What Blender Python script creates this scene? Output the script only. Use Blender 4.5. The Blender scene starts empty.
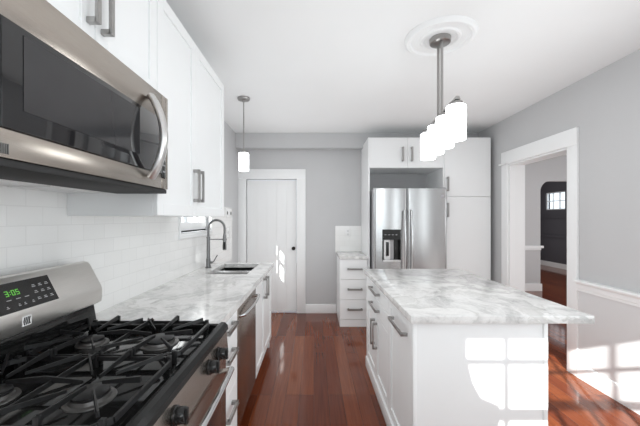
import bpy, bmesh, math, random
from mathutils import Vector, Matrix
random.seed(7)
S = bpy.context.scene
COL = S.collection
PI = math.pi

# ------------------------------------------------------------------ camera, world, sun, big lights, exposure
EYE = 1.40
cd = bpy.data.cameras.new('camera'); cam = bpy.data.objects.new('camera', cd); COL.objects.link(cam)
cam.location = (0, 0, EYE); cam.rotation_euler = (PI/2, 0, 0)
cd.sensor_width = 36; cd.lens = 315/640*36
cd.shift_x = 6/640; cd.shift_y = 5.5/640
cd.clip_start = 0.02
S.camera = cam

w = bpy.data.worlds.new('world'); S.world = w; w.use_nodes = True
bg = w.node_tree.nodes['Background']
bg.inputs[0].default_value = (0.82, 0.915, 1.0, 1); bg.inputs[1].default_value = 1.2

sd = bpy.data.lights.new('sun', 'SUN'); sun = bpy.data.objects.new('sun', sd); COL.objects.link(sun)
SUN = Vector((0.40, 1.0, -0.53)).normalized()
sun.rotation_euler = SUN.to_track_quat('-Z', 'Y').to_euler(); sun.location = (-3, -6, 5)
sd.energy = 10.0; sd.angle = 0.009; sd.color = (1.0, 0.98, 0.95)

def area(name, loc, direction, sx, sy, power, color=(1, 1, 1)):
    d = bpy.data.lights.new(name, 'AREA'); d.shape = 'RECTANGLE'; d.size = sx; d.size_y = sy
    d.energy = power; d.color = color
    o = bpy.data.objects.new(name, d); COL.objects.link(o); o.location = loc
    o.rotation_euler = Vector(direction).to_track_quat('-Z', 'Z' if abs(direction[2]) < .9 else 'Y').to_euler()
    return o
# daylight coming through the wide window behind the camera and the window of the right wall
area('window_daylight_rear', (0.62, -0.42, 1.55), (0, 1, 0.0), 1.45, 1.02, 5, (0.92, 0.985, 1.0))
area('window_daylight_side', (2.28, 0.55, 1.52), (-1, 0, 0.0), 1.5, 1.1, 9, (0.92, 0.985, 1.0))
area('fill_light_dining', (6.0, 1.46, 1.5), (0, 1, 0), 1.15, 1.15, 14, (0.95, 0.98, 1.0))  # added fill lamp for the next room, out of view

S.view_settings.view_transform = 'Standard'; S.view_settings.look = 'None'
S.view_settings.gamma = 1; S.view_settings.use_curve_mapping = False
S.view_settings.exposure = 0.55
try:
    S.cycles.max_bounces = 12; S.cycles.diffuse_bounces = 6; S.cycles.transparent_max_bounces = 12
    S.cycles.sample_clamp_indirect = 6.0; S.cycles.use_denoising = True
    S.cycles.use_fast_gi = True; S.cycles.fast_gi_method = 'ADD'; w.light_settings.ao_factor = .24; w.light_settings.distance = .8
    S.cycles.caustics_reflective = False; S.cycles.caustics_refractive = False
except Exception:
    pass

# ------------------------------------------------------------------ materials
def mat(name, color, rough=.5, metal=0., coat=0., spec=.5, emit=None, estr=0., noise=0., nscale=20., bump=0., stretch=None):
    m = bpy.data.materials.new(name); m.use_nodes = True
    nt = m.node_tree; b = nt.nodes['Principled BSDF']
    b.inputs['Base Color'].default_value = (*color, 1); b.inputs['Roughness'].default_value = rough
    b.inputs['Metallic'].default_value = metal; b.inputs['Coat Weight'].default_value = coat
    b.inputs['Coat Roughness'].default_value = .06
    b.inputs['Specular IOR Level'].default_value = spec
    if emit:
        b.inputs['Emission Color'].default_value = (*emit, 1); b.inputs['Emission Strength'].default_value = estr
    if noise or bump:
        tc = nt.nodes.new('ShaderNodeTexCoord'); mp = nt.nodes.new('ShaderNodeMapping')
        nz = nt.nodes.new('ShaderNodeTexNoise'); nz.inputs['Scale'].default_value = nscale; nz.inputs['Detail'].default_value = 4
        if stretch: mp.inputs['Scale'].default_value = stretch
        nt.links.new(tc.outputs['Object'], mp.inputs[0]); nt.links.new(mp.outputs[0], nz.inputs['Vector'])
        if noise:
            r = nt.nodes.new('ShaderNodeValToRGB')
            r.color_ramp.elements[0].color = (*[c*(1-noise) for c in color], 1)
            r.color_ramp.elements[1].color = (*[min(1, c*(1+noise)) for c in color], 1)
            r.color_ramp.elements[0].position = .3; r.color_ramp.elements[1].position = .7
            nt.links.new(nz.outputs[0], r.inputs[0]); nt.links.new(r.outputs[0], b.inputs['Base Color'])
        if bump:
            bp = nt.nodes.new('ShaderNodeBump'); bp.inputs['Strength'].default_value = bump; bp.inputs['Distance'].default_value = .002
            nt.links.new(nz.outputs[0], bp.inputs['Height']); nt.links.new(bp.outputs[0], b.inputs['Normal'])
    return m

M = {}
M['wall'] = mat('gray_wall_paint', (.52, .523, .53), .6, noise=.012, nscale=3, bump=.03)
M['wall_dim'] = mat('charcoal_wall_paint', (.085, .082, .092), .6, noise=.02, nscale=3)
M['ceiling'] = mat('ceiling_paint', (.812, .822, .825), .8, noise=.008, nscale=2, bump=.03)
M['wains'] = mat('wainscot_paint', (.65, .655, .66), .5, noise=.01, nscale=4)
M['trim'] = mat('white_trim_paint', (.812, .822, .825), .35, noise=.006, nscale=6)
M['cab'] = mat('white_cabinet_lacquer', (.808, .822, .826), .32, noise=.006, nscale=5)
M['cab_in'] = mat('cabinet_carcass', (.70, .70, .70), .5, noise=.01, nscale=5)
M['steel'] = mat('brushed_steel', (.46, .415, .37), .27, 1.0, noise=.05, nscale=14, bump=.006, stretch=(30, 1, 30))
M['steel_light'] = mat('pale_brushed_steel', (.74, .72, .69), .36, 1.0, noise=.03, nscale=14, stretch=(30, 1, 30))
M['steel_z'] = mat('brushed_steel_doors', (.60, .60, .60), .26, 1.0, noise=.04, nscale=14, bump=.015, stretch=(1, 30, 30))
M['nickel'] = mat('satin_nickel', (.42, .41, .40), .3, 1.0, noise=.04, nscale=40)
M['chrome'] = mat('bright_steel', (.74, .74, .74), .16, 1.0, noise=.02, nscale=40)
M['satin'] = mat('satin_steel', (.72, .71, .70), .30, 1.0, noise=.02, nscale=40)
M['faucet'] = mat('faucet_steel', (.27, .27, .27), .28, 1.0, noise=.03, nscale=40)
M['blackglass'] = mat('black_glass', (.012, .012, .013), .04, 0, coat=.4, noise=.1, nscale=3)
M['enamel'] = mat('black_enamel', (.008, .008, .008), .07, 0, coat=0., spec=.5, noise=.1, nscale=8)
M['rim'] = mat('black_rim', (.008, .008, .008), .22, spec=.22, noise=.1, nscale=8)
M['iron'] = mat('cast_iron', (.012, .012, .0125), .36, 0, spec=.42, noise=.2, nscale=120, bump=.25)
M['plastic'] = mat('black_plastic', (.012, .012, .012), .22, 0, noise=.1, nscale=30)
M['burner'] = mat('burner_metal', (.16, .155, .15), .35, .7, noise=.1, nscale=40)
M['dark'] = mat('dark_void', (.02, .02, .02), .7, noise=.1, nscale=10)
M['grayplastic'] = mat('gray_plastic', (.33, .33, .34), .35, noise=.03, nscale=30)
M['litplastic'] = mat('silver_plastic', (.66, .66, .66), .35, noise=.03, nscale=30)
M['sinksteel'] = mat('sink_steel', (.13, .127, .125), .28, 1.0, noise=.05, nscale=60)
M['opal'] = mat('opal_glass', (.92, .92, .92), .25, emit=(.95, .99, 1), estr=5, noise=.004, nscale=10)
M['digits'] = mat('green_digits', (.05, .3, .03), .4, emit=(.20, .55, .10), estr=.32, noise=.02, nscale=10)
M['glyph'] = mat('panel_print', (.36, .36, .36), .5, noise=.02, nscale=30)
M['plate'] = mat('white_plate', (.80, .80, .80), .3, noise=.01, nscale=10)
M['bronze'] = mat('dark_bronze', (.05, .045, .04), .35, .8, noise=.1, nscale=40)
M['brick'] = mat('outside_brick', (.35, .16, .11), .8, noise=.2, nscale=12, bump=.3)

def glass_mat():
    m = bpy.data.materials.new('window_glass'); m.use_nodes = True; nt = m.node_tree; nt.nodes.clear()
    out = nt.nodes.new('ShaderNodeOutputMaterial'); mx = nt.nodes.new('ShaderNodeMixShader')
    tr = nt.nodes.new('ShaderNodeBsdfTransparent'); gl = nt.nodes.new('ShaderNodeBsdfGlossy')
    gl.inputs['Roughness'].default_value = .02; tr.inputs[0].default_value = (.97, .98, .98, 1)
    fr = nt.nodes.new('ShaderNodeFresnel'); fr.inputs['IOR'].default_value = 1.35
    ge = nt.nodes.new('ShaderNodeNewGeometry'); mu = nt.nodes.new('ShaderNodeMath'); mu.operation = 'MULTIPLY'
    iv = nt.nodes.new('ShaderNodeMath'); iv.operation = 'SUBTRACT'; iv.inputs[0].default_value = 1     # the entry face reflects, the exit face does not
    nt.links.new(ge.outputs['Backfacing'], iv.inputs[1]); nt.links.new(fr.outputs[0], mu.inputs[0]); nt.links.new(iv.outputs[0], mu.inputs[1])
    nt.links.new(mu.outputs[0], mx.inputs[0]); nt.links.new(tr.outputs[0], mx.inputs[1]); nt.links.new(gl.outputs[0], mx.inputs[2])
    nt.links.new(mx.outputs[0], out.inputs[0]); return m
M['glass'] = glass_mat()

def marble():
    m = bpy.data.materials.new('white_marble'); m.use_nodes = True; nt = m.node_tree; b = nt.nodes['Principled BSDF']
    N = nt.nodes.new; L = nt.links.new
    geo = N('ShaderNodeNewGeometry'); mp = N('ShaderNodeMapping'); mp.inputs['Scale'].default_value = (1.0, .8, 1); mp.inputs['Rotation'].default_value = (0, 0, .5)
    L(geo.outputs['Position'], mp.inputs[0])
    w1 = N('ShaderNodeTexNoise'); w1.inputs['Scale'].default_value = 2.4; w1.inputs['Detail'].default_value = 5
    L(mp.outputs[0], w1.inputs['Vector'])
    add = N('ShaderNodeVectorMath'); add.operation = 'MULTIPLY_ADD'; add.inputs[1].default_value = (.55, .55, .55)
    L(w1.outputs['Color'], add.inputs[0]); L(mp.outputs[0], add.inputs[2])
    n2 = N('ShaderNodeTexNoise'); n2.inputs['Scale'].default_value = 6.0; n2.inputs['Detail'].default_value = 10; n2.inputs['Roughness'].default_value = .74
    L(add.outputs[0], n2.inputs['Vector'])
    r = N('ShaderNodeValToRGB'); e = r.color_ramp.elements
    e[0].position = .30; e[0].color = (.36, .36, .355, 1); e[1].position = .60; e[1].color = (.755, .75, .74, 1)
    k = e.new(.43); k.color = (.56, .555, .55, 1); k = e.new(.52); k.color = (.70, .695, .685, 1)
    L(n2.outputs[0], r.inputs[0])
    n3 = N('ShaderNodeTexNoise'); n3.inputs['Scale'].default_value = 1.5; n3.inputs['Detail'].default_value = 12; n3.inputs['Roughness'].default_value = .6
    L(add.outputs[0], n3.inputs['Vector'])
    r2 = N('ShaderNodeValToRGB'); e = r2.color_ramp.elements
    e[0].position = .482; e[0].color = (1, 1, 1, 1); e[1].position = .518; e[1].color = (1, 1, 1, 1)
    k = e.new(.5); k.color = (.80, .80, .79, 1)
    L(n3.outputs[0], r2.inputs[0])
    mx = N('ShaderNodeMix'); mx.data_type = 'RGBA'; mx.blend_type = 'MULTIPLY'; mx.inputs[0].default_value = 1
    L(r.outputs[0], mx.inputs[6]); L(r2.outputs[0], mx.inputs[7]); L(mx.outputs[2], b.inputs['Base Color'])
    b.inputs['Roughness'].default_value = .16; b.inputs['Specular IOR Level'].default_value = .45
    return m
M['marble'] = marble()

def wood():
    m = bpy.data.materials.new('red_hardwood'); m.use_nodes = True; nt = m.node_tree; b = nt.nodes['Principled BSDF']
    N = nt.nodes.new; L = nt.links.new
    geo = N('ShaderNodeNewGeometry'); sp = N('ShaderNodeSeparateXYZ'); cb = N('ShaderNodeCombineXYZ')
    L(geo.outputs['Position'], sp.inputs[0]); L(sp.outputs['Y'], cb.inputs['X']); L(sp.outputs['X'], cb.inputs['Y'])
    br = N('ShaderNodeTexBrick'); br.inputs['Scale'].default_value = 1
    br.inputs['Brick Width'].default_value = 1.25; br.inputs['Row Height'].default_value = .112
    br.inputs['Mortar Size'].default_value = .0011; br.inputs['Mortar Smooth'].default_value = .3; br.offset = .37; br.offset_frequency = 3
    br.inputs['Color1'].default_value = (0, 0, 0, 1); br.inputs['Color2'].default_value = (1, 1, 1, 1); br.inputs['Mortar'].default_value = (.5, .5, .5, 1)
    L(cb.outputs[0], br.inputs['Vector'])
    tone = N('ShaderNodeValToRGB'); e = tone.color_ramp.elements
    e[0].color = (.105, .023, .008, 1); e[1].color = (.205, .057, .020, 1)
    k = e.new(.5); k.color = (.150, .035, .012, 1)
    L(br.outputs['Color'], tone.inputs[0])
    mp = N('ShaderNodeMapping'); mp.inputs['Scale'].default_value = (1.4, 38, 1); L(cb.outputs[0], mp.inputs[0])
    gn = N('ShaderNodeTexNoise'); gn.inputs['Scale'].default_value = 1.6; gn.inputs['Detail'].default_value = 7; gn.inputs['Distortion'].default_value = .5
    L(mp.outputs[0], gn.inputs['Vector'])
    gr = N('ShaderNodeValToRGB'); e = gr.color_ramp.elements
    e[0].position = .3; e[0].color = (.74, .70, .68, 1); e[1].position = .7; e[1].color = (1.15, 1.15, 1.15, 1)
    L(gn.outputs[0], gr.inputs[0])
    mx = N('ShaderNodeMix'); mx.data_type = 'RGBA'; mx.blend_type = 'MULTIPLY'; mx.inputs[0].default_value = 1
    L(tone.outputs[0], mx.inputs[6]); L(gr.outputs[0], mx.inputs[7])
    m2 = N('ShaderNodeMix'); m2.data_type = 'RGBA'; m2.inputs[7].default_value = (.02, .008, .005, 1)
    L(br.outputs['Fac'], m2.inputs[0]); L(mx.outputs[2], m2.inputs[6]); L(m2.outputs[2], b.inputs['Base Color'])
    bp = N('ShaderNodeBump'); bp.inputs['Strength'].default_value = .25; bp.inputs['Distance'].default_value = .001; bp.invert = True
    L(br.outputs['Fac'], bp.inputs['Height'])
    b2 = N('ShaderNodeBump'); b2.inputs['Strength'].default_value = .04; b2.inputs['Distance'].default_value = .002
    L(gn.outputs[0], b2.inputs['Height']); L(bp.outputs[0], b2.inputs['Normal']); L(b2.outputs[0], b.inputs['Normal'])
    b.inputs['Roughness'].default_value = .09; b.inputs['Specular IOR Level'].default_value = .31
    b.inputs['Coat Weight'].default_value = 0
    return m
M['wood'] = wood()

def tile(axis):
    m = bpy.data.materials.new('white_subway_tile_' + axis); m.use_nodes = True; nt = m.node_tree; b = nt.nodes['Principled BSDF']
    N = nt.nodes.new; L = nt.links.new
    geo = N('ShaderNodeNewGeometry'); sp = N('ShaderNodeSeparateXYZ'); cb = N('ShaderNodeCombineXYZ')
    L(geo.outputs['Position'], sp.inputs[0]); L(sp.outputs[axis], cb.inputs['X']); L(sp.outputs['Z'], cb.inputs['Y'])
    br = N('ShaderNodeTexBrick'); br.inputs['Scale'].default_value = 1
    br.inputs['Brick Width'].default_value = .152; br.inputs['Row Height'].default_value = .0762
    br.inputs['Mortar Size'].default_value = .0016; br.inputs['Mortar Smooth'].default_value = .3
    br.inputs['Color1'].default_value = (.80, .80, .79, 1); br.inputs['Color2'].default_value = (.83, .83, .82, 1); br.inputs['Mortar'].default_value = (.745, .745, .735, 1)
    L(cb.outputs[0], br.inputs['Vector']); L(br.outputs['Color'], b.inputs['Base Color'])
    bp = N('ShaderNodeBump'); bp.inputs['Strength'].default_value = .4; bp.inputs['Distance'].default_value = .0012; bp.invert = True
    L(br.outputs['Fac'], bp.inputs['Height']); L(bp.outputs[0], b.inputs['Normal'])
    b.inputs['Roughness'].default_value = .12
    return m
M['tile_y'] = tile('Y'); M['tile_x'] = tile('X')

# ------------------------------------------------------------------ mesh helpers (world coordinates in, local meshes out)
class MB:
    def __init__(s): s.bm = bmesh.new()
    def box(s, x0, x1, y0, y1, z0, z1, bev=0., seg=2):
        r = bmesh.ops.create_cube(s.bm, size=1)
        c = Vector(((x0+x1)/2, (y0+y1)/2, (z0+z1)/2)); d = (abs(x1-x0), abs(y1-y0), abs(z1-z0))
        for v in r['verts']: v.co = Vector((v.co.x*d[0], v.co.y*d[1], v.co.z*d[2])) + c
        if bev:
            es = list({e for v in r['verts'] for e in v.link_edges})
            bmesh.ops.bevel(s.bm, geom=es, offset=min(bev, .45*min(d)), segments=seg, profile=.5, affect='EDGES')
        return s
    def prism(s, poly, axis, a, b):
        # poly: 2-D points in the two axes other than `axis` (x: (y,z); y: (x,z); z: (x,y)), extruded from a to b
        def P(p, t): return {'x': (t, p[0], p[1]), 'y': (p[0], t, p[1]), 'z': (p[0], p[1], t)}[axis]
        A = [s.bm.verts.new(P(p, a)) for p in poly]; B = [s.bm.verts.new(P(p, b)) for p in poly]
        n = len(poly)
        fs = [s.bm.faces.new(A), s.bm.faces.new(B)]
        for i in range(n): fs.append(s.bm.faces.new((A[i], A[(i+1) % n], B[(i+1) % n], B[i])))
        bmesh.ops.recalc_face_normals(s.bm, faces=fs); return s
    def cyl(s, p0, p1, r0, r1=None, seg=24):
        p0 = Vector(p0); p1 = Vector(p1); r1 = r0 if r1 is None else r1
        q = (p1-p0).to_track_quat('Z', 'Y').to_matrix()
        A = [s.bm.verts.new(p0 + q @ Vector((r0*math.cos(2*PI*i/seg), r0*math.sin(2*PI*i/seg), 0))) for i in range(seg)]
        B = [s.bm.verts.new(p1 + q @ Vector((r1*math.cos(2*PI*i/seg), r1*math.sin(2*PI*i/seg), 0))) for i in range(seg)]
        fs = [s.bm.faces.new(A), s.bm.faces.new(B)]
        for i in range(seg): fs.append(s.bm.faces.new((A[i], A[(i+1) % seg], B[(i+1) % seg], B[i])))
        bmesh.ops.recalc_face_normals(s.bm, faces=fs); return s
    def lathe(s, c, prof, seg=40, axis=(0, 0, 1)):
        # prof: (radius, height along axis); radius 0 closes to a point
        q = Vector(axis).to_track_quat('Z', 'Y').to_matrix(); c = Vector(c); rings = []
        for r, h in prof:
            if r < 1e-6: rings.append([s.bm.verts.new(c + q @ Vector((0, 0, h)))])
            else: rings.append([s.bm.verts.new(c + q @ Vector((r*math.cos(2*PI*i/seg), r*math.sin(2*PI*i/seg), h))) for i in range(seg)])
        fs = []
        for A, B in zip(rings, rings[1:]):
            for i in range(seg):
                j = (i+1) % seg
                if len(A) == 1 and len(B) == 1: continue
                if len(A) == 1: fs.append(s.bm.faces.new((A[0], B[i], B[j])))
                elif len(B) == 1: fs.append(s.bm.faces.new((A[i], A[j], B[0])))
                else: fs.append(s.bm.faces.new((A[i], A[j], B[j], B[i])))
        bmesh.ops.recalc_face_normals(s.bm, faces=fs); return s
    def tube(s, pts, r, seg=12, rr=None):
        # round tube along points; rr optional per-point radius
        pts = [Vector(p) for p in pts]; n = len(pts); rings = []; up = None
        for i, p in enumerate(pts):
            t = (pts[min(i+1, n-1)] - pts[max(i-1, 0)]).normalized()
            if up is None:
                up = Vector((0, 0, 1)) if abs(t.z) < .9 else Vector((0, 1, 0))
            u = (up - t*up.dot(t)).normalized(); v = t.cross(u); up = u
            R = rr[i] if rr else r
            rings.append([s.bm.verts.new(p + u*R*math.cos(2*PI*k/seg) + v*R*math.sin(2*PI*k/seg)) for k in range(seg)])
        fs = [s.bm.faces.new(rings[0]), s.bm.faces.new(rings[-1])]
        for A, B in zip(rings, rings[1:]):
            for k in range(seg): fs.append(s.bm.faces.new((A[k], A[(k+1) % seg], B[(k+1) % seg], B[k])))
        bmesh.ops.recalc_face_normals(s.bm, faces=fs); return s
    def bar(s, p0, p1, w0, h0, w1=None, h1=None):
        # tapered rectangular bar from p0 to p1 (width across, height up)
        p0 = Vector(p0); p1 = Vector(p1); w1 = w0 if w1 is None else w1; h1 = h0 if h1 is None else h1
        t = (p1-p0).normalized(); side = t.cross(Vector((0, 0, 1)))
        side = side.normalized() if side.length > 1e-4 else Vector((1, 0, 0)); up = side.cross(t).normalized()
        def ring(p, w_, h_): return [s.bm.verts.new(p + side*a*w_/2 + up*b_*h_/2) for a, b_ in ((-1, -1), (1, -1), (.6, 1), (-.6, 1))]
        A = ring(p0, w0, h0); B = ring(p1, w1, h1)
        fs = [s.bm.faces.new(A), s.bm.faces.new(B)]
        for i in range(4): fs.append(s.bm.faces.new((A[i], A[(i+1) % 4], B[(i+1) % 4], B[i])))
        bmesh.ops.recalc_face_normals(s.bm, faces=fs); return s
    def sphere(s, c, r, sc=(1, 1, 1)):
        q = bmesh.ops.create_uvsphere(s.bm, u_segments=20, v_segments=12, radius=r)
        for v in q['verts']: v.co = Vector((v.co.x*sc[0], v.co.y*sc[1], v.co.z*sc[2])) + Vector(c)
        return s
    def xform(s, mtx):
        for v in s.bm.verts: v.co = mtx @ v.co
        return s

def wloc(o):
    p = Vector((0, 0, 0))
    while o is not None: p += o.location; o = o.parent
    return p
def obj(name, mb, m, parent=None, smooth=True):
    me = bpy.data.meshes.new(name)
    vs = [v.co.copy() for v in mb.bm.verts]
    if parent is None:
        lo = Vector([min(v[i] for v in vs) for i in range(3)]); hi = Vector([max(v[i] for v in vs) for i in range(3)])
        org = Vector(((lo.x+hi.x)/2, (lo.y+hi.y)/2, lo.z))
    else: org = wloc(parent)
    for v in mb.bm.verts: v.co -= org
    mb.bm.to_mesh(me); mb.bm.free()
    me.materials.append(m)
    if smooth:
        me.shade_smooth(); me.set_sharp_from_angle(angle=math.radians(35))
    o = bpy.data.objects.new(name, me); COL.objects.link(o)
    if parent is None: o.location = org
    else: o.parent = parent
    return o
def thing(name, loc, label, cat, group=None):
    o = bpy.data.objects.new(name, None); o.empty_display_size = .1; COL.objects.link(o); o.location = loc
    o['label'] = label; o['category'] = cat
    if group: o['group'] = group
    return o
def tag(o, label, cat, group=None):
    o['label'] = label; o['category'] = cat
    if group: o['group'] = group
    return o
def struct(name, mb, m, label=None, parent=None):
    o = obj(name, mb, m, parent, smooth=True)
    if parent is None:
        o['kind'] = 'structure'
        if label: o['label'] = label
    return o
def lab(o, t): o['label'] = t; return o

# ------------------------------------------------------------------ the setting
LW, RW, BW, FW, CH = -1.12, 2.345, 4.67, -0.5, 2.62     # left / right / back / front wall planes, ceiling height
DY0, DY1, DZ = 2.897, 3.79, 2.058                        # doorway in the right wall
struct('floor', MB().box(-1.3, 7.2, -.72, 10.0, -.06, 0), M['wood'], 'reddish brown hardwood plank floor')
struct('ceiling', MB().box(-1.3, 7.2, -.72, 10.0, CH, CH+.1), M['ceiling'], 'plain white ceiling')
# left wall with the window over the sink (opening y 2.60-3.35, z 1.245-1.93)
WY0, WY1, WZ0, WZ1 = 2.60, 3.36, 1.25, 1.95
T = .16
b = MB().box(LW-T, LW, -.7, WY0, 0, CH).box(LW-T, LW, WY1, BW+.15, 0, CH).box(LW-T, LW, WY0, WY1, 0, WZ0).box(LW-T, LW, WY0, WY1, WZ1, CH)
struct('wall_left', b, M['wall'], 'gray painted wall behind the range and sink')
# right wall with doorway and a window nearer than the picture's edge
RY0, RY1 = -.2, 1.30
b = (MB().box(RW, 2.52, -.7, RY0, 0, CH).box(RW, 2.52, RY0, RY1, 0, .95).box(RW, 2.52, RY0, RY1, 2.1, CH)
     .box(RW, 2.52, RY1, DY0, 0, CH).box(RW, 2.52, DY0, DY1, DZ, CH).box(RW, 2.52, DY1, 6.1, 0, CH))
struct('wall_right', b, M['wall'], 'gray painted wall with the cased doorway')
# back wall with closet door opening
CX0, CX1, CZ = -1.005, -.255, 1.985
b = MB().box(LW, CX0, BW, BW+.15, 0, CH).box(CX0, CX1, BW, BW+.15, CZ, CH).box(CX1, RW, BW, BW+.15, 0, CH)
struct('wall_back', b, M['wall'], 'gray painted back wall with the white closet door')
# wall behind the camera with its wide window
GX0, GX1, GZ0, GZ1 = -.14, 1.38, 1.01, 2.085
b = (MB().box(LW, GX0, FW-.2, FW, 0, CH).box(GX1, RW, FW-.2, FW, 0, CH).box(GX0, GX1, FW-.2, FW, 0, GZ0).box(GX0, GX1, FW-.2, FW, GZ1, CH))
struct('wall_front', b, M['wall'], 'gray wall with the wide window')
struct('trim_1', MB().box(LW, RW, BW-.18, BW, 2.41, CH), M['wall'], 'boxed beam along the top of the back wall')

def grid_window(name, label, axis, p, a0, a1, z0, z1, cols, rows, fr=.045, mun=.018, rail=None, depth=.05, glass=True):
    # flat window: frame with muntins and a pane, in the plane axis = p
    root = bpy.data.objects.new(name, None); COL.objects.link(root); root['kind'] = 'structure'; root['label'] = label
    root.location = (p, (a0+a1)/2, z0) if axis == 'x' else ((a0+a1)/2, p, z0)
    def bx(mb, u0, u1, v0, v1, dp):
        if axis == 'x': mb.box(p-dp/2, p+dp/2, u0, u1, v0, v1)
        else: mb.box(u0, u1, p-dp/2, p+dp/2, v0, v1)
    f = MB(); bx(f, a0, a0+fr, z0, z1, depth); bx(f, a1-fr, a1, z0, z1, depth); bx(f, a0+fr, a1-fr, z0, z0+fr, depth); bx(f, a0+fr, a1-fr, z1-fr, z1, depth)
    for i in range(1, cols):
        u = a0 + (a1-a0)*i/cols; bx(f, u-mun/2, u+mun/2, z0+fr, z1-fr, depth*.7)
    for j in range(1, rows):
        v = z0 + (z1-z0)*j/rows; h = rail if (rail and j == rows//2) else mun
        bx(f, a0+fr, a1-fr, v-h/2, v+h/2, depth*.8)
    fo = obj('frame', f, M['trim'], root)
    g = MB(); bx(g, a0+fr*.5, a1-fr*.5, z0+fr*.5, z1-fr*.5, .004); obj('pane', g, M['glass'], root)
    return root
# sink window: sash set back, white casing, gap under the sash
win = grid_window('window_1', 'small white window above the sink', 'x', LW-.05, WY0+.015, WY1-.015, 1.315, WZ1-.01, 3, 2, .05, .02)
struct('sill', MB().box(LW-.15, LW+.022, WY0+.002, WY1-.002, WZ0+.001, WZ0+.022), M['trim'], parent=win)
struct('sash_gap', MB().box(LW-.06, LW-.03, WY0+.02, WY1-.02, 1.277, 1.292), M['dark'], parent=win)
struct('lower_stop', MB().box(LW-.07, LW-.035, WY0+.012, WY1-.012, 1.292, 1.3145), M['trim'], parent=win)
c = MB()
for (y0, y1, z0, z1) in ((WY0-.022, WY0, WZ0-.02, WZ1+.03), (WY1, WY1+.022, WZ0-.02, WZ1+.03), (WY0, WY1, WZ1, WZ1+.03), (WY0, WY1, WZ0-.02, WZ0)):
    c.box(LW, LW+.024, y0, y1, z0, z1, .002)
struct('casing', c, M['trim'], parent=win)
w2 = grid_window('window_2', 'wide white window with many panes behind the camera', 'y', FW-.06, GX0, GX1, GZ0, GZ1, 6, 4, .03, .018, .05)
cv = [(-.135, 2.08), (-.135, 1.015), (.10, 1.015), (.095, 1.575), (.003, 1.615), (-.038, 1.69), (-.068, 1.81), (-.089, 1.835), (-.12, 1.908), (.62, 1.908), (.62, 2.08)]  # unseen curtain outline, cut to shape the sun patch on the island
struct('sun_mask_curtain', MB().prism(cv, 'y', FW-.024, FW-.016), M['trim'], parent=w2)
grid_window('window_3', 'white window in the right wall', 'x', RW+.08, RY0, RY1, .95, 2.1, 6, 4, .04, .018, .05)

# closet door on the back wall with casing
c = MB()
c.box(CX0-.115, CX0, BW-.022, BW, 0, CZ, .003).box(CX1, CX1+.13, BW-.022, BW, 0, CZ, .003)
c.box(CX0-.115, CX1+.13, BW-.026, BW, CZ, CZ+.145, .003)
struct('trim_2', c, M['trim'], 'white casing of the closet door')
d = bpy.data.objects.new('door_1', None); COL.objects.link(d); d.location = ((CX0+CX1)/2, BW+.06, 0); d['kind'] = 'structure'
d['label'] = 'white plank closet door with a dark knob'
dm = MB(); n = 5; ww = (CX1-CX0-.012)/n
for i in range(n):
    x0 = CX0+.006+i*ww; dm.box(x0+.0004, x0+ww-.0004, BW+.035, BW+.075, .018, CZ-.016, .0013, 1)
obj('slab', dm, M['trim'], d)
obj('knob', MB().lathe((CX1-.05, BW+.035, .955), [(0, .052), (.016, .05), (.026, .04), (.026, .032), (.012, .022), (.01, .006), (.026, .005), (.026, 0)], 24, (0, -1, 0)), M['bronze'], d)

# doorway casing and jamb in the right wall
c = MB()
c.box(RW-.022, RW, DY0-.112, DY0, 0, DZ, .003).box(RW-.022, RW, DY1, DY1+.118, 0, DZ, .003)
c.box(RW-.026, RW, DY0-.112, DY1+.118, DZ, DZ+.152, .003)
c.box(RW-.05, RW-.026, DY1-.0, DY1+.13, DZ-.004, DZ+.012)
c.box(RW, 2.52, DY0, DY0+.018, 0, DZ).box(RW, 2.52, DY1-.018, DY1, 0, DZ).box(RW, 2.52, DY0+.018, DY1-.018, DZ-.018, DZ)
c.box(2.52, 2.54, DY0-.1, DY0, 0, DZ).box(2.52, 2.54, DY1, DY1+.1, 0, DZ).box(2.52, 2.54, DY0-.1, DY1+.1, DZ, DZ+.13)
struct('trim_3', c, M['trim'], 'wide white casing around the doorway')
# wainscot, chair rail, baseboards
yR = DY0-.112
struct('trim_4', MB().box(RW-.008, RW, -.5, yR, .0, .79), M['wains'], 'pale wainscot below the chair rail')
rail = [(RW, .765), (RW-.020, .765), (RW-.020, .785), (RW-.028, .79), (RW-.028, .825), (RW-.036, .835), (RW-.056, .842), (RW-.058, .855), (RW-.052, .862), (RW, .862)]
struct('trim_5', MB().prism(rail, 'y', -.5, yR), M['trim'], 'white chair rail on the right wall')
def base_prof(x, s): return [(x, 0), (x+s*.016, 0), (x+s*.016, .105), (x+s*.010, .125), (x, .13)]
struct('baseboard_right', MB().prism(base_prof(RW-.008, -1), 'y', -.5, yR), M['trim'], 'white baseboard of the right wall')
struct('baseboard_back', MB().prism([(BW, 0), (BW-.016, 0), (BW-.016, .105), (BW-.01, .125), (BW, .13)], 'x', CX1+.13, .33), M['trim'], 'white baseboard of the back wall')
# tiles
b = MB().box(LW, LW+.008, -.5, WY0-.022, .0, 1.60).box(LW, LW+.008, WY0-.022, WY1+.022, .85, WZ0-.02).box(LW, LW+.008, WY1+.022, 4.28, .85, 1.545)
struct('trim_6', b, M['tile_y'], 'white subway tile behind the range and sink')
struct('trim_7', MB().box(.315, .70, BW-.008, BW, .90, 1.29), M['tile_x'], 'white subway tile over the small counter')

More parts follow.
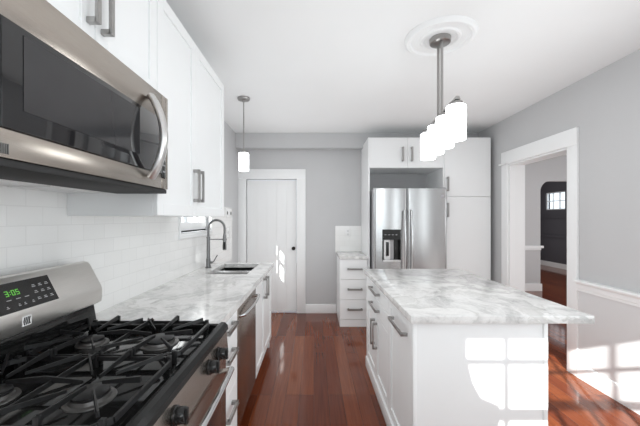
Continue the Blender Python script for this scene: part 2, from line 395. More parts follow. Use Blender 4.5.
# the rooms beyond the doorway
AX0, AX1, AZ, R2 = 4.385, 5.6, 2.13, 6.1
pts = [(2.52, 0), (AX0, 0), (AX0, AZ-.2)] + [(AX0+.2-.2*math.cos(a), AZ-.2+.2*math.sin(a)) for a in [PI/2*i/8 for i in range(1, 9)]] \
    + [(AX1-.2+.2*math.sin(a), AZ-.2+.2*math.cos(a)) for a in [PI/2*i/8 for i in range(0, 9)]] + [(AX1, 0), (7.0, 0), (7.0, CH), (2.52, CH)]
struct('wall_dining', MB().prism(pts, 'y', R2, R2+.15), M['wall'], 'gray wall with an arched opening beyond the doorway')
DWY0, DWY1 = 5.4, 6.6
b = MB().box(6.85, 7.0, 1.25, R2, 0, CH).box(2.52, DWY0, 1.25, 1.4, 0, CH).box(DWY1, 6.85, 1.25, 1.4, 0, CH).box(DWY0, DWY1, 1.25, 1.4, 0, .9).box(DWY0, DWY1, 1.25, 1.4, 2.1, CH)
struct('wall_dining_side', b, M['wall'], 'gray side walls of the next room')
grid_window('window_4', 'added white window out of view, lighting the next room', 'y', 1.33, DWY0, DWY1, .9, 2.1, 6, 4, .04, .018, .05)
struct('trim_8', MB().box(2.54, AX0-.0, R2-.02, R2, .79, .83).box(2.54, AX0+.03, R2-.05, R2, .83, .875), M['trim'], 'chair rail of the next room')
struct('baseboard_dining', MB().box(2.54, AX0+.02, R2-.02, R2, 0, .14), M['trim'], 'baseboard of the next room')
VX0, VX1, VZ0, VZ1 = 8.66, 9.40, 1.65, 2.16
b = (MB().box(6.9, 7.05, 6.25, VX0, 0, CH).box(6.9, 7.05, VX1, 9.9, 0, CH).box(6.9, 7.05, VX0, VX1, 0, VZ0).box(6.9, 7.05, VX0, VX1, VZ1, CH)
     .box(3.0, 6.9, 9.75, 9.9, 0, CH).box(3.0, 3.1, 6.25, 9.75, 0, CH))
struct('wall_far', b, M['wall_dim'], 'charcoal walls of the dark far room')
grid_window('window_5', 'small six pane window high in the dark far room', 'x', 6.96, VX0, VX1, VZ0, VZ1, 3, 2, .03, .022)
struct('trim_9', MB().box(6.87, 6.9, 6.25, 9.75, .86, .92).box(6.87, 6.9, 6.25, 9.75, 1.42, 1.47), M['wall_dim'], 'dark rails on the far room wall')
struct('baseboard_far', MB().box(6.88, 6.9, 6.25, 9.75, 0, .14).box(3.1, 6.88, 9.73, 9.75, 0, .14), M['trim'], 'white baseboard of the dark far room')

# ------------------------------------------------------------------ cabinet helpers
def handle(parent, p0, p1, n, off=.032):
    # flat bar pull from p0 to p1 standing off the face along n
    p0 = Vector(p0); p1 = Vector(p1); n = Vector(n); t = (p1-p0).normalized(); s = t.cross(n)
    mb = MB()
    def bx(c, ht, hn, hs):
        q = bmesh.ops.create_cube(mb.bm, size=1)
        for v in q['verts']: v.co = c + t*v.co.x*ht + n*v.co.y*hn + s*v.co.z*hs
        bmesh.ops.bevel(mb.bm, geom=list({e for v in q['verts'] for e in v.link_edges}), offset=.0015, segments=2, profile=.5, affect='EDGES')
    bx((p0+p1)/2 + n*off, (p1-p0).length, .011, .018)
    for p in (p0 + t*.009, p1 - t*.009): bx(p + n*off/2, .018, off, .018)
    return obj('handle', mb, M['nickel'], parent)
def front(name, parent, axis, p, out, u0, u1, z0, z1, shaker=True, th=.02, m=None, rail=.058):
    # cabinet front in plane axis = p, facing direction out (+1/-1) along the axis; u is the other horizontal axis
    mb = MB()
    def bx(a, b, u0, u1, v0, v1, bev=.0015):
        lo, hi = sorted((p+out*a, p+out*b))
        if axis == 'x': mb.box(lo, hi, u0, u1, v0, v1, bev, 1)
        else: mb.box(u0, u1, lo, hi, v0, v1, bev, 1)
    if shaker:
        bx(0, th*.55, u0+.01, u1-.01, z0+.01, z1-.01, 0)
        bx(0, th, u0, u0+rail, z0, z1); bx(0, th, u1-rail, u1, z0, z1)
        bx(0, th, u0+rail, u1-rail, z0, z0+rail); bx(0, th, u0+rail, u1-rail, z1-rail, z1)
    else: bx(0, th, u0, u1, z0, z1)
    return obj(name, mb, m or M['cab'], parent)
G = .0015

# ------------------------------------------------------------------ left run: upper cabinets
UX = -.725                # carcass face; doors stand 20 mm proud
def upper(label, y0, y1, z0, z1, hz, ymid):
    t = thing('upper_cabinet', (LW+.2, (y0+y1)/2, z0), label, 'cabinet', 'white upper cabinets on the left wall')
    obj('body', MB().box(LW+.009, UX, y0, y1, z0, z1, .001, 1), M['cab'], t)
    for (a, b_, s) in ((y0, ymid, 1), (ymid, y1, -1)):
        dr = front('door', t, 'x', UX+.0005, 1, a+G, b_-G, z0+G, z1-G)
        yh = ymid - s*.033
        handle(dr, (UX+.0205, yh, z0+hz), (UX+.0205, yh, z0+hz+.19), (1, 0, 0))
    return t
upper('short white upper cabinet above the microwave', .655, 1.415, 1.938, 2.44, .070, 1.015)
upper('tall white upper cabinet right of the microwave, above the counter', 1.417, 2.47, 1.412, 2.44, .085, 1.88)
# ------------------------------------------------------------------ microwave
MX, MY0, MY1, MZ0, MZ1 = -.655, .655, 1.413, 1.515, 1.935
t = thing('microwave', (-.9, 1.03, MZ0), 'stainless over-the-range microwave with black glass door above the gas range', 'microwave')
obj('body', MB().box(LW+.0095, MX-.03, MY0, MY1, MZ0+.012, MZ1, .002, 1), M['grayplastic'], t)
obj('underside', MB().box(LW+.03, LW+.235, MY0+.005, MY1-.005, MZ0, MZ0+.012, .002).box(LW+.05, LW+.2, 1.1, 1.36, MZ0-.006, MZ0).box(LW+.05, LW+.2, .72, .98, MZ0-.006, MZ0), M['litplastic'], t)
ft = MB()
ft.box(MX-.03, MX, MY0, MY1-.058, MZ1-.108, MZ1, .003).box(MX-.03, MX, MY0, MY1-.058, MZ0+.014, MZ0+.077, .003)
ft.box(MX-.03, MX, MY1-.022, MY1, MZ0+.014, MZ1, .003).box(MX-.03, MX, MY1-.058, MY1-.022, MZ1-.108, MZ1, .003).box(MX-.03, MX, MY1-.058, MY1-.022, MZ0+.014, MZ0+.06, .003)
obj('fascia', ft, M['steel'], t)
dr = obj('door', MB().box(MX-.03, MX+.004, MY0+.002, MY1-.06, MZ0+.078, MZ1-.109, .002), M['blackglass'], t)
wn = mat('tinted_window', (.03, .03, .032), .05, noise=.15, nscale=3)
obj('window', MB().box(MX+.0045, MX+.006, MY0+.05, 1.175, MZ0+.125, MZ1-.125), wn, dr)
pts = []; K = 16
for i in range(K+1):
    a = i/K; pts.append((MX+.010+.052*math.sin(PI*a)**.8, 1.245, MZ0+.045+(MZ1-MZ0-.095)*a))
hm = MB()
q = []
for p in pts: q.append(p)
for a_, b_ in zip(q, q[1:]): pass
hm.tube(q, .014, 14)
for v in hm.bm.verts: v.co.y = 1.245 + (v.co.y-1.245)*1.6
hd = obj('handle', hm, M['satin'], dr)
cpn = obj('control_panel', MB().box(MX-.02, MX+.002, MY1-.056, MY1-.024, MZ0+.062, MZ1-.11, .002), M['blackglass'], t)
for i in range(7):
    for j in range(2):
        obj('button', MB().box(MX+.002, MX+.0028, MY1-.051+j*.012, MY1-.044+j*.012, MZ0+.085+i*.027, MZ0+.092+i*.027), M['grayplastic'], cpn)
obj('vent_strip', MB().box(LW+.236, MX-.006, MY0, MY1, MZ0-.004, MZ0+.013, .002), M['dark'], t)
bd = MB()
for i in range(4): bd.box(MX, MX+.0015, .6575+i*.005, .660+i*.005, MZ0+.022, MZ0+.044)
obj('badge', bd, M['plastic'], t)

# ------------------------------------------------------------------ gas range
SY0, SY1, SX = .655, 1.413, -.405
t = thing('gas_range', (-.75, 1.034, 0), 'stainless and black gas range with cast iron grates beneath the microwave', 'range')
obj('body', MB().box(LW+.012, SX-.03, SY0, SY1, .10, .895, .003).box(LW+.05, SX-.08, SY0+.03, SY1-.03, 0, .10), M['steel'], t)
# cooktop: tray with raised rolled rim
ck = MB().box(LW+.10, SX+.006, SY0, SY1, .895, .915, .004)
prof = [(SX-.028, .913), (SX-.024, .928), (SX-.010, .936), (SX+.006, .934), (SX+.018, .922), (SX+.020, .905), (SX+.014, .896), (SX-.02, .896)]
rm = MB().prism(prof, 'y', SY0-.002, SY1+.002)
for y0, y1 in ((SY0, SY0+.022), (SY1-.022, SY1)): ck.box(LW+.12, SX-.01, y0, y1, .91, .931, .006, 3)
obj('cooktop', ck, M['enamel'], t)
obj('front_rim', rm, M['rim'], t)
# backguard
bg_ = [(LW+.012, .9155), (LW+.145, .9155), (LW+.15, .93), (LW+.135, 1.015), (LW+.012, 1.015)]
obj('riser', MB().prism(bg_, 'y', SY0+.004, SY1-.004), M['enamel'], t)
A = Vector((-1.012, 1.205)); B = Vector((-.950, 1.085)); Cc = Vector((-.954, 1.042))
gp = [(LW+.012, 1.0155), (-.985, 1.0155), (Cc.x, Cc.y-.012), (Cc.x+.004, Cc.y+.01), (B.x, B.y), (B.x-.004, B.y+.014), (A.x+.008, A.y-.012), (A.x-.002, A.y), (A.x-.02, A.y+.004), (LW+.012, A.y-.01)]
obj('backguard', MB().prism(gp, 'y', SY0, SY1), M['steel_light'], t)
e1 = (A-B).normalized(); nrm = Vector((e1.y, -e1.x)); 
if nrm.x < 0: nrm = -nrm
def face(mb, y0, y1, s0, s1, o0, o1):
    # slab on the slanted face of the backguard: s = distance up from B, o = offset out of the face
    def P(s, o): v = B + e1*s + nrm*(o+.0035); return (v.x, v.y)
    mb.prism([P(s0, o0), P(s1, o0), P(s1, o1), P(s0, o1)], 'y', y0, y1)
dp = MB(); face(dp, .875, 1.178, .016, .115, -.002, .0015)
pn = obj('control_display', dp, M['plastic'], t)
SEG = {'3': 'abgcd', '0': 'abcdef', '5': 'afgcd'}
dg = MB()
def digit(ch, y, s, w=.011, h=.019, k=.0026):
    z = {'a': (0, w, h-k, h), 'g': (0, w, h/2-k/2, h/2+k/2), 'd': (0, w, 0, k), 'f': (0, k, h/2, h), 'b': (w-k, w, h/2, h), 'e': (0, k, 0, h/2), 'c': (w-k, w, 0, h/2)}
    for c_ in SEG[ch]:
        a, b_, lo, hi = z[c_]; face(dg, y+a, y+b_, s+lo, s+hi, .0016, .0024)
digit('3', 1.000, .070); digit('0', 1.022, .070); digit('5', 1.037, .070)
face(dg, 1.015, 1.0175, .074, .077, .0016, .0024); face(dg, 1.015, 1.0175, .082, .085, .0016, .0024)
obj('clock_digits', dg, M['digits'], pn)
for y in (.995, 1.027, 1.058):
    gl = MB(); face(gl, y, y+.016, .0555, .058, .0016, .0022); obj('button', gl, M['glyph'], pn)
for y in (.985, 1.025, 1.045, 1.075):
    gl = MB(); face(gl, y, y+.009, .031, .0335, .0016, .0022); face(gl, y+.002, y+.007, .036, .0385, .0016, .0022); obj('button', gl, M['glyph'], pn)
for y in (1.098, 1.124, 1.150):
    for s in (.035, .06, .083):
        gl = MB(); face(gl, y, y+.014, s, s+.0025, .0016, .0022); face(gl, y+.002, y+.012, s+.0055, s+.008, .0016, .0022); obj('button', gl, M['glyph'], pn)
bd = MB(); 
bd.box(-.9535, -.9495, 1.026, 1.060, 1.046, 1.079, .0005, 1)
bo = obj('badge', bd, M['plate'], t)
st = MB()
for i in range(4): st.prism([(1.031+i*.0065, 1.05), (1.035+i*.0065, 1.05), (1.033+i*.0065, 1.062), (1.036+i*.0065, 1.075), (1.032+i*.0065, 1.075), (1.029+i*.0065, 1.062)], 'x', -.9495, -.9487)
obj('badge_stripes', st, M['plastic'], bo)
# burners: four with caps
for i, (bx_, by_, r) in enumerate(((-.60, .845, .042), (-.60, 1.222, .050), (-.86, .845, .036), (-.86, 1.222, .036))):
    bn = obj('burner', MB().lathe((bx_, by_, .9155), [(r+.02, 0), (r+.019, .003), (r+.008, .005), (r+.005, .014), (0, .014)], 36), M['burner'], t)
    obj('burner_cap', MB().lathe((bx_, by_, .9297), [(r, 0), (r+.004, .003), (r+.003, .008), (r-.006, .011), (0, .012)], 36), M['iron'], bn)
# two grates, each over a front and a rear burner
def grate(y0, y1):
    g = MB(); yc = (y0+y1)/2; x0, x1 = -.965, -.455; z = .957; W, H = .0085, .013
    # outer side bars with feet
    xm = (x0+x1)/2
    # long side spine and cross-bar through the middle
    g.bar((xm, y0, z), (xm, y1, z), W, H)
    for cx_ in (-.60, -.86):
        # the four fingers toward the burner from the frame, raised at their outer ends
        for sy in (-1, 1):
            ye = y0 if sy < 0 else y1
            g.bar((cx_, ye, z+.010), (cx_, yc+sy*.026, z), .0095, .016, .0055, .009)
        for sx in (-1, 1):
            xe = cx_ + sx*(.13 if (sx > 0) == (cx_ > -.7) else .13)
            g.bar((xe, yc, z+.008), (cx_+sx*.026, yc, z), .0095, .016, .0055, .009)
        # diagonals
        for sx in (-1, 1):
            for sy in (-1, 1):
                ye = y0+.02 if sy < 0 else y1-.02
                g.bar((cx_+sx*.118, ye, z+.006), (cx_+sx*.034, yc+sy*.046, z), .008, .014, .005, .008)
    # low perimeter frame and posts
    for xx in (x0, x1): g.bar((xx, y0+.03, .944), (xx, y1-.03, .944), .012, .014)
    for (xx, yy, s_) in ((x0, y0, 1), (x0, y1, -1), (x1, y0, 1), (x1, y1, -1)):
        g.bar((xx, yy+s_*.03, .944), (xx+(.03 if xx == x0 else -.03), yy, .944), .012, .014)
    for yy in (y0, y1): g.bar((x0+.03, yy, .944), (x1-.03, yy, .944), .010, .012)
    for (xx, yy) in ((x0+.012, y0+.012), (x0+.012, y1-.012), (x1-.012, y0+.012), (x1-.012, y1-.012), (xm, y0+.004), (xm, y1-.004)):
        g.box(xx-.007, xx+.007, yy-.007, yy+.007, .9155, .958, .002)
    for cx_ in (-.60, -.86):
        for yy in (y0, y1): g.box(cx_-.007, cx_+.007, yy-.006, yy+.006, .94, .972, .002)
    return g
obj('grate', grate(.683, 1.026), M['iron'], t)
obj('grate', grate(1.042, 1.385), M['iron'], t)
# slanted control panel with knobs
cp = [(SX-.028, .895), (SX+.012, .895), (SX+.022, .80), (SX-.028, .80)]
obj('control_panel', MB().prism(cp, 'y', SY0, SY1), M['steel'], t)
for y in (.78, .878, 1.165, 1.28):
    kc = (SX+.0165, y, .85); ax = (1, 0, .105)
    kn = obj('knob', MB().lathe(kc, [(.027, .0015), (.027, .006), (.023, .008), (.022, .028), (.019, .032), (0, .033)], 28, ax), M['plastic'], t)
    obj('grip', MB().box(SX+.03, SX+.056, y-.006, y+.006, .828, .874, .004), M['plastic'], kn)
ov = obj('oven_door', MB().box(SX-.029, SX+.012, SY0+.003, SY1-.003, .275, .792, .005), M['steel'], t)
obj('oven_window', MB().box(SX+.0122, SX+.0155, SY0+.09, SY1-.09, .36, .66, .002), M['blackglass'], ov)
hm = MB()
hp = [(SX+.014, SY0+.045, .735), (SX+.04, SY0+.047, .745)] + [(SX+.048+.008*math.sin(PI*i/12), SY0+.05+(SY1-SY0-.1)*i/12, .748) for i in range(13)] + [(SX+.04, SY1-.047, .745), (SX+.014, SY1-.045, .735)]
obj('handle', hm.tube(hp, .0125, 12), M['chrome'], ov)
obj('drawer', MB().box(SX-.029, SX+.01, SY0+.003, SY1-.003, .105, .268, .005), M['steel'], t)

# ------------------------------------------------------------------ left run: base units
BX = -.485               # carcass face
def base_unit(label, y0, y1, toe=.115):
    c_ = thing('base_cabinet', (LW+.3, (y0+y1)/2, 0), label, 'cabinet', 'white base cabinets of the sink counter')
    obj('body', MB().box(LW+.0125, BX, y0, y1, toe, .874, .001, 1), M['cab'], c_)
    obj('toe_kick', MB().box(LW+.0125, BX-.05, y0, y1, 0, toe-.0005), M['cab'], c_)
    return c_
c1 = base_unit('narrow white base cabinet between the range and the dishwasher', 1.419, 1.905)
f_ = front('drawer', c1, 'x', BX+.0005, 1, 1.419+G, 1.905-G, .745, .872, False); handle(f_, (BX+.0205, 1.60, .81), (BX+.0205, 1.79, .81), (1, 0, 0))
f_ = front('drawer', c1, 'x', BX+.0005, 1, 1.419+G, 1.905-G, .44, .742, False); handle(f_, (BX+.0205, 1.60, .66), (BX+.0205, 1.79, .66), (1, 0, 0))
f_ = front('drawer', c1, 'x', BX+.0005, 1, 1.419+G, 1.905-G, .117, .437, False); handle(f_, (BX+.0205, 1.60, .36), (BX+.0205, 1.79, .36), (1, 0, 0))
c2 = thing('base_cabinet', (LW+.3, 2.97, 0), 'white two-door sink base cabinet at the end of the counter', 'cabinet', 'white base cabinets of the sink counter')
sb = MB().box(LW+.0125, LW+.03, 2.515, 3.43, .115, .874).box(LW+.03, BX, 2.515, 2.535, .115, .874).box(LW+.03, BX, 3.41, 3.43, .0, .874)
sb.box(LW+.03, BX, 2.535, 3.41, .115, .135).box(BX-.02, BX, 2.535, 3.41, .84, .874)
obj('body', sb, M['cab'], c2)
obj('toe_kick', MB().box(LW+.0125, BX-.05, 2.515, 3.41, 0, .1145), M['cab'], c2)
for a, b_, yh in ((2.515, 2.955, 2.895), (2.955, 3.43, 3.015)):
    f_ = front('door', c2, 'x', BX+.0005, 1, a+G, b_-G, .117, .872)
    handle(f_, (BX+.0205, yh, .665), (BX+.0205, yh, .85), (1, 0, 0))
# dishwasher
t = thing('dishwasher', (LW+.3, 2.21, 0), 'stainless dishwasher under the marble counter beside the sink cabinet', 'dishwasher')
obj('body', MB().box(LW+.0125, BX-.01, 1.912, 2.508, .11, .872), M['dark'], t)
obj('toe_kick', MB().box(LW+.2, BX-.04, 1.912, 2.508, 0, .108), M['dark'], t)
dr = obj('door', MB().box(BX-.009, BX+.022, 1.914, 2.506, .113, .868, .004), M['steel'], t)
hp = [(BX+.023, 1.955, .795), (BX+.045, 1.958, .80)] + [(BX+.055+.012*math.sin(PI*i/12), 1.962+.496*i/12, .802) for i in range(13)] + [(BX+.045, 2.462, .80), (BX+.023, 2.465, .795)]
obj('handle', MB().tube(hp, .011, 12), M['chrome'], dr)
# countertop with sink cut-out
SKX0, SKX1, SKY0, SKY1 = -.955, -.585, 2.75, 3.37
CT0, CT1, CE = .876, .915, -.440
b = (MB().box(LW+.0085, CE, 1.4185, SKY0, CT0, CT1).box(LW+.0085, SKX0, SKY0, SKY1, CT0, CT1).box(SKX1, CE, SKY0, SKY1, CT0, CT1).box(LW+.0085, CE, SKY1, 3.455, CT0, CT1))
tag(obj('countertop', b, M['marble']), 'gray veined white marble countertop with the sink cut into it', 'countertop')
# sink
t = thing('kitchen_sink', (-.77, 3.06, .70), 'undermount stainless double bowl sink in the marble counter', 'sink')
def bowl(y0, y1, zb):
    mb = MB(); x0, x1 = SKX0-.004, SKX1+.004; k = .004
    mb.box(x0, x1, y0, y1, zb-k, zb).box(x0-k, x0, y0, y1, zb-k, .8745).box(x1, x1+k, y0, y1, zb-k, .8745)
    mb.box(x0, x1, y0-k, y0, zb-k, .8745).box(x0, x1, y1, y1+k, zb-k, .8745)
    return mb
yd = 2.985
for y0, y1 in ((SKY0-.003, yd-.012), (yd+.012, SKY1+.003)):
    bo = obj('bowl', bowl(y0, y1, .70), M['sinksteel'], t)
    obj('drain', MB().lathe((-.77, (y0+y1)/2, .7005), [(.045, 0), (.043, .003), (.03, .001), (0, .001)], 28), M['chrome'], bo)
obj('divider', MB().box(SKX0+.001, SKX1-.001, yd-.0075, yd+.0075, .80, .905, .004), M['chrome'], t)
# faucet
FX, FY = -1.04, 3.10
t = thing('faucet', (FX, FY, CT1), 'tall brushed spring-neck kitchen faucet behind the sink', 'faucet')
obj('body', MB().lathe((FX, FY, CT1+.0003), [(.031, 0), (.031, .006), (.023, .010), (.021, .09), (.0165, .095), (.0165, .29), (.019, .292), (.019, .305), (0, .305)], 24), M['faucet'], t)
R_ = .08; arc = [(FX, FY, 1.21)] + [(FX+R_-R_*math.cos(a), FY, 1.305+R_*math.sin(a)) for a in [PI*i/20 for i in range(21)]] + [(FX+2*R_, FY, 1.245)]
obj('neck', MB().tube(arc, .010, 12), M['faucet'], t)
L_ = [Vector(p) for p in arc]; ln = [0]
for a, b_ in zip(L_, L_[1:]): ln.append(ln[-1]+(b_-a).length)
def at(s):
    for i in range(len(ln)-1):
        if s <= ln[i+1]: return L_[i].lerp(L_[i+1], (s-ln[i])/(ln[i+1]-ln[i])), (L_[i+1]-L_[i]).normalized()
    return L_[-1], (L_[-1]-L_[-2]).normalized()
hx = []; turns = 46; NS = turns*10
for i in range(NS+1):
    p, tn = at(ln[-1]*i/NS); sd_ = Vector((0, 1, 0)); up_ = tn.cross(sd_); a = 2*PI*turns*i/NS
    hx.append(p + (sd_*math.cos(a)+up_*math.sin(a))*.0115)
obj('spring', MB().tube(hx, .0022, 5), M['faucet'], t)
SPX = FX+2*R_
obj('spray_head', MB().lathe((SPX, FY, 1.09), [(0, 0), (.017, 0), (.019, .006), (.019, .05), (.016, .06), (.016, .13), (.013, .155), (0, .155)], 20), M['faucet'], t)
obj('spray_button', MB().box(SPX-.012, SPX+.012, FY-.0205, FY-.012, 1.10, 1.17, .004), M['plastic'], t)
obj('support_arm', MB().tube([(FX, FY, 1.195), (SPX, FY, 1.195)], .0055, 10).lathe((SPX, FY, 1.188), [(.016, 0), (.0215, 0), (.0215, .014), (.016, .014)], 20), M['faucet'], t)
obj('lever', MB().cyl((FX+.015, FY, .968), (FX+.045, FY, .968), .012).tube([(FX+.04, FY, .968), (FX+.058, FY-.004, .985), (FX+.092, FY-.01, 1.04)], .0055, 10), M['faucet'], t)

# outlets
def plate(name, loc, label, kind):
    # loc: centre on the wall; kind 'L' faces +x on the left tile, 'B' faces -y on the back tile
    t_ = thing(name, loc, label, 'outlet'); x, y, z = loc
    if kind == 'B':
        obj('plate', MB().box(x-.036, x+.036, y-.006, y, z-.058, z+.058, .003), M['plate'], t_)
        for s in (-1, 1): obj('socket', MB().box(x-.015, x+.015, y-.0075, y-.006, z+s*.024-.014, z+s*.024+.014, .0005, 1), M['litplastic'], t_)
    else:
        obj('plate', MB().box(x, x+.006, y-(.13 if kind == 'S' else .058), y+(.13 if kind == 'S' else .058), z-.058, z+.058, .003), M['plate'], t_)
        for s in (-1, 1): obj('switch' if kind == 'S' else 'socket', MB().box(x+.006, x+.012, y+s*(.085 if kind == 'S' else .026)-.014, y+s*(.085 if kind == 'S' else .026)+.014, z-.02, z+.02, .002), M['bronze'] if kind == 'S' else M['litplastic'], t_)
    return t_
plate('light_switch', (LW+.0082, 4.10, 1.47), 'double wall switch with dark toggles at the top of the tile', 'S')
o_ = plate('wall_outlet', (LW+.0082, 4.06, 1.22), 'white wall outlet low on the tile behind the faucet', 'P')
plate('wall_outlet', (.50, BW-.0082, 1.19), 'white wall outlet on the tile above the small counter', 'B')

# ------------------------------------------------------------------ back run
CY = 4.07                 # front plane of doors
# drawer base cabinet
t = thing('drawer_cabinet', (.52, 4.35, 0), 'white three-drawer base cabinet against the back wall beside the refrigerator', 'cabinet')
DX0, DX1 = .335, .695
obj('body', MB().box(DX0, DX1, CY+.021, BW-.001, .0, .874, .001, 1), M['cab'], t)
obj('plinth', MB().box(DX0, DX1, CY+.004, CY+.02, .0, .092), M['cab'], t)
for z0, z1 in ((.096, .349), (.352, .611), (.614, .872)):
    f_ = front('drawer', t, 'y', CY+.0205, -1, DX0+G, DX1-G, z0, z1, False)
    zc = (z0+z1)/2+.006
    handle(f_, (.434, CY, zc), (.622, CY, zc), (0, -1, 0))
tag(obj('countertop', MB().box(DX0-.006, .699, CY-.015, BW-.0085, .8755, .912, .002), M['marble']), 'small marble countertop on the three-drawer cabinet', 'countertop')
# refrigerator enclosure: side panel and bridge cabinet over it
t = thing('fridge_cabinet', (1.2, 4.38, 0), 'white refrigerator surround with a two-door cabinet across its top', 'cabinet')
obj('side_panel', MB().box(.701, .721, CY-.0, BW-.001, 0, 2.448, .001, 1), M['cab'], t)
obj('side_panel', MB().box(1.668, 1.686, CY, BW-.001, 0, 2.448, .001, 1), M['cab'], t)
obj('body', MB().box(.7215, 1.6675, CY+.021, BW-.001, 2.055, 2.448, .001, 1), M['cab'], t)
for a, b_, xh in ((.7215, 1.205, 1.145), (1.205, 1.6675, 1.262)):
    f_ = front('door', t, 'y', CY+.0205, -1, a+G, b_-G, 2.056, 2.447, False)
    handle(f_, (xh, CY, 2.14), (xh, CY, 2.32), (0, -1, 0))
# pantry
t = thing('pantry_cabinet', (1.98, 4.38, 0), 'tall white two-door pantry cabinet right of the refrigerator', 'cabinet')
PX0, PX1 = 1.6875, 2.285
obj('body', MB().box(PX0, PX1, CY+.021, BW-.001, .1, 2.448, .001, 1), M['cab'], t)
obj('plinth', MB().box(PX0, PX1, CY+.06, BW-.001, 0, .0995), M['cab'], t)
f_ = front('door', t, 'y', CY+.0205, -1, PX0+G, PX1-G, 1.686, 2.447, False); handle(f_, (PX0+.035, CY, 1.755), (PX0+.035, CY, 1.935), (0, -1, 0))
f_ = front('door', t, 'y', CY+.0205, -1, PX0+G, PX1-G, .102, 1.682, False); handle(f_, (PX0+.035, CY, 1.42), (PX0+.035, CY, 1.60), (0, -1, 0))
# refrigerator
FR0, FR1, FM, FY0, FT = .742, 1.648, 1.155, 3.885, 1.772
t = thing('refrigerator', (1.19, 4.25, 0), 'stainless side-by-side refrigerator with an ice dispenser in its narrow door', 'refrigerator')
obj('body', MB().box(FR0+.004, FR1-.004, FY0+.075, 4.62, .03, FT-.006, .006).box(FR0+.05, FR1-.05, FY0+.12, 4.55, 0, .03), M['grayplastic'], t)
obj('hinge_cover', MB().box(FR0+.01, FR0+.1, FY0+.03, FY0+.12, FT-.005, FT+.014, .004), M['grayplastic'], t)
obj('hinge_cover', MB().box(FR1-.1, FR1-.01, FY0+.03, FY0+.12, FT-.005, FT+.014, .004), M['grayplastic'], t)
def fdoor(x0, x1, holes=None):
    mb = MB()
    def yf(x): u = (x-x0)/(x1-x0)*2-1; return FY0 + .018*u*u + .010*max(0, (abs(u)-.94)/.06)**2
    def piece(a, b_, z0, z1):
        n_ = max(2, int((b_-a)/.012)); xs = [a+(b_-a)*i/n_ for i in range(n_+1)]
        mb.prism([(x, yf(x)) for x in xs] + [(b_, FY0+.07), (a, FY0+.07)], 'z', z0, z1)
    if holes:
        hx0, hx1, hz0, hz1 = holes
        piece(x0, hx0, .05, FT); piece(hx1, x1, .05, FT); piece(hx0, hx1, .05, hz0); piece(hx0, hx1, hz1, FT)
    else: piece(x0, x1, .05, FT)
    return mb
HX0, HX1, HZ0, HZ1 = .843, 1.072, .87, 1.265
ld = obj('door', fdoor(FR0, FM-.005, (HX0, HX1, HZ0, HZ1)), M['steel_z'], t); lab(ld, 'narrow door with ice dispenser')
rd = obj('door', fdoor(FM+.005, FR1), M['steel_z'], t)
ds = MB(); yi = FY0+.068
ds.box(HX0, HX1, yi-.006, yi, HZ0, HZ1).box(HX0, HX0+.006, FY0+.004, yi-.006, HZ0, HZ1).box(HX1-.006, HX1, FY0+.004, yi-.006, HZ0, HZ1).box(HX0+.006, HX1-.006, FY0+.004, yi-.006, HZ1-.125, HZ1)
dsp = obj('dispenser', ds, M['plastic'], t)
obj('dispenser_chute', MB().box(HX0+.022, HX0+.105, FY0+.02, yi-.007, HZ0+.018, HZ1-.128, .008), M['litplastic'], dsp)
obj('dispenser_paddle', MB().box(HX0+.048, HX0+.085, FY0+.012, FY0+.022, HZ0+.065, HZ1-.155, .006), M['plastic'], dsp)
obj('dispenser_pillar', MB().box(HX0+.106, HX0+.15, FY0+.034, yi-.007, HZ0+.018, HZ1-.128, .008), M['grayplastic'], dsp)
obj('drip_tray', MB().box(HX0+.004, HX1-.004, FY0-.012, yi-.007, HZ0, HZ0+.016, .003), M['litplastic'], dsp)
for i in range(4): obj('button', MB().box(HX0+.03+i*.045, HX0+.05+i*.045, FY0+.0025, FY0+.004, HZ1-.07, HZ1-.062), M['grayplastic'], dsp)
for pr, x in ((ld, FM-.042), (rd, FM+.042)):
    hp = [(x, FY0+.014, 1.50)] + [(x, FY0-.022-.034*math.sin(PI*i/16), 1.49-.95*i/16) for i in range(17)] + [(x, FY0+.014, .53)]
    obj('handle', MB().tube(hp, .0135, 12), M['chrome'], pr)
obj('badge', MB().box(FR1-.085, FR1-.035, FY0+.008, FY0+.0155, 1.655, 1.69, .002), M['grayplastic'], rd)

# ------------------------------------------------------------------ island
IX0, IX1, IY0, IY1 = .502, 1.185, 1.60, 3.01
t = thing('kitchen_island', ((IX0+IX1)/2, (IY0+IY1)/2, 0), 'white kitchen island base with drawers and doors facing the range', 'island')
obj('body', MB().box(IX0+.021, IX1-.02, IY0+.016, IY1-.016, .0, .874), M['cab'], t)
obj('end_panel', MB().box(IX0+.018, IX1-.022, IY0, IY0+.0155, 0, .876, .001, 1), M['cab'], t)
obj('end_panel', MB().box(IX0+.0, IX1, IY1-.0155, IY1, 0, .876, .001, 1), M['cab'], t)
obj('corner_post', MB().box(IX0, IX0+.0175, IY0-.006, IY0+.02, 0, .876, .002), M['cab'], t)
obj('corner_post', MB().box(IX1-.0215, IX1, IY0-.006, IY0+.02, 0, .876, .002), M['cab'], t)
obj('back_panel', MB().box(IX1-.0195, IX1, IY0+.0205, IY1-.016, 0, .876), M['cab'], t)
obj('plinth', MB().box(IX0-.012, IX0+.0195, IY0+.0205, IY1-.016, 0, .098, .003), M['cab'], t)
XF = IX0+.0205; ym = 2.125; yo = (ym+IY1-.016)/2
f_ = front('door', t, 'x', XF, -1, IY0+.022, ym-G, .101, .872); lab(f_, 'full-height door with a horizontal pull')
handle(f_, (XF-.02, 1.69, .775), (XF-.02, 1.99, .775), (-1, 0, 0))
for z0, z1, zh in ((.748, .872, .812), (.618, .745, .685)):
    f_ = front('drawer', t, 'x', XF, -1, ym+G, IY1-.017, z0, z1, False)
    handle(f_, (XF-.02, yo-.15, zh), (XF-.02, yo+.15, zh), (-1, 0, 0))
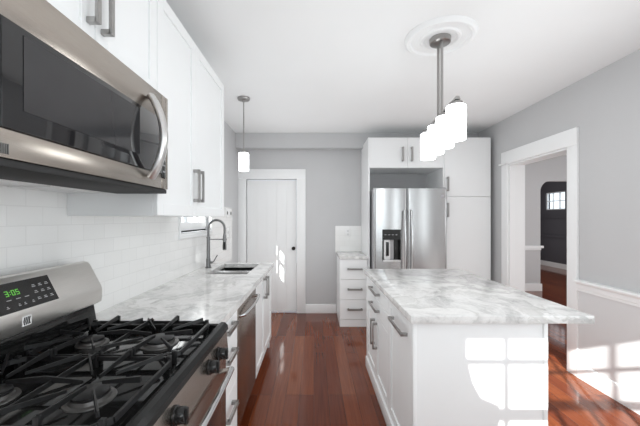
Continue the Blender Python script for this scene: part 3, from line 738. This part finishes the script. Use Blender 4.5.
for a, b_, yh in ((ym, yo, yo-.05), (yo, IY1-.016, yo+.05)):
    f_ = front('door', t, 'x', XF, -1, a+G, b_-G, .101, .615)
    handle(f_, (XF-.02, yh, .36), (XF-.02, yh, .57), (-1, 0, 0))
tag(obj('countertop', MB().box(.482, 1.395, 1.565, 3.04, .8765, .915, .003), M['marble']), 'large marble countertop on the white kitchen island', 'countertop')

# ------------------------------------------------------------------ lamps
# pendant over the sink
px, py = -.712, 3.19
t = thing('pendant_lamp', (px, py, CH), 'single white glass pendant lamp hanging above the sink counter', 'lamp')
obj('canopy', MB().lathe((px, py, CH-.0005), [(0, 0), (.062, 0), (.064, -.006), (.058, -.02), (.018, -.026), (.012, -.04), (0, -.04)], 32), M['nickel'], t)
obj('stem', MB().cyl((px, py, CH-.04), (px, py, 2.09), .006), M['nickel'], t)
obj('socket_cap', MB().lathe((px, py, 2.062), [(0, 0), (.036, 0), (.036, .012), (.014, .022), (.011, .05), (0, .05)], 28), M['nickel'], t)
obj('lamp_shade', MB().lathe((px, py, 1.882), [(0, 0), (.046, 0), (.051, .005), (.051, .172), (.046, .179), (0, .179)], 36), M['opal'], t)
# medallion and four-lamp bar over the island
mx_, my_ = .847, 2.117
md = MB().lathe((mx_, my_, CH-.0003), [(0, -.012), (.10, -.012), (.112, -.022), (.125, -.022), (.135, -.012), (.185, -.012), (.195, -.026), (.212, -.028), (.224, -.018), (.229, 0), (0, 0)], 64)
tag(obj('ceiling_medallion', md, M['ceiling']), 'round white molded ceiling medallion above the island lamp', 'medallion')
t = thing('bar_chandelier', (mx_, my_, CH), 'nickel bar lamp with four white glass shades above the island', 'lamp')
zc = CH-.0125
obj('canopy', MB().lathe((mx_, my_, zc), [(0, 0), (.068, 0), (.070, -.006), (.066, -.03), (.055, -.036), (0, -.036)], 36), M['nickel'], t)
zb = 2.088
for s in (-1, 1): obj('stem', MB().cyl((mx_, my_+s*.03, zc-.036), (mx_, my_+s*.03, zb), .009), M['nickel'], t)
near = Vector((.820, 1.82)); far = Vector((.874, 2.414)); dr_ = (far-near).normalized()
pe0 = near - dr_*.03; pe1 = far + dr_*.03
obj('bar', MB().bar((pe0.x, pe0.y, zb), (pe1.x, pe1.y, zb), .03, .018), M['nickel'], t)
for i in range(4):
    p = near.lerp(far, i/3)
    sh = obj('lamp_shade', MB().lathe((p.x, p.y, 1.853), [(0, 0), (.050, 0), (.055, .005), (.055, .191), (.05, .197), (0, .197)], 36), M['opal'], t)
    obj('cap', MB().lathe((p.x, p.y, 2.0505), [(0, 0), (.036, 0), (.036, .02), (.012, .027), (0, .027)], 28), M['nickel'], sh)
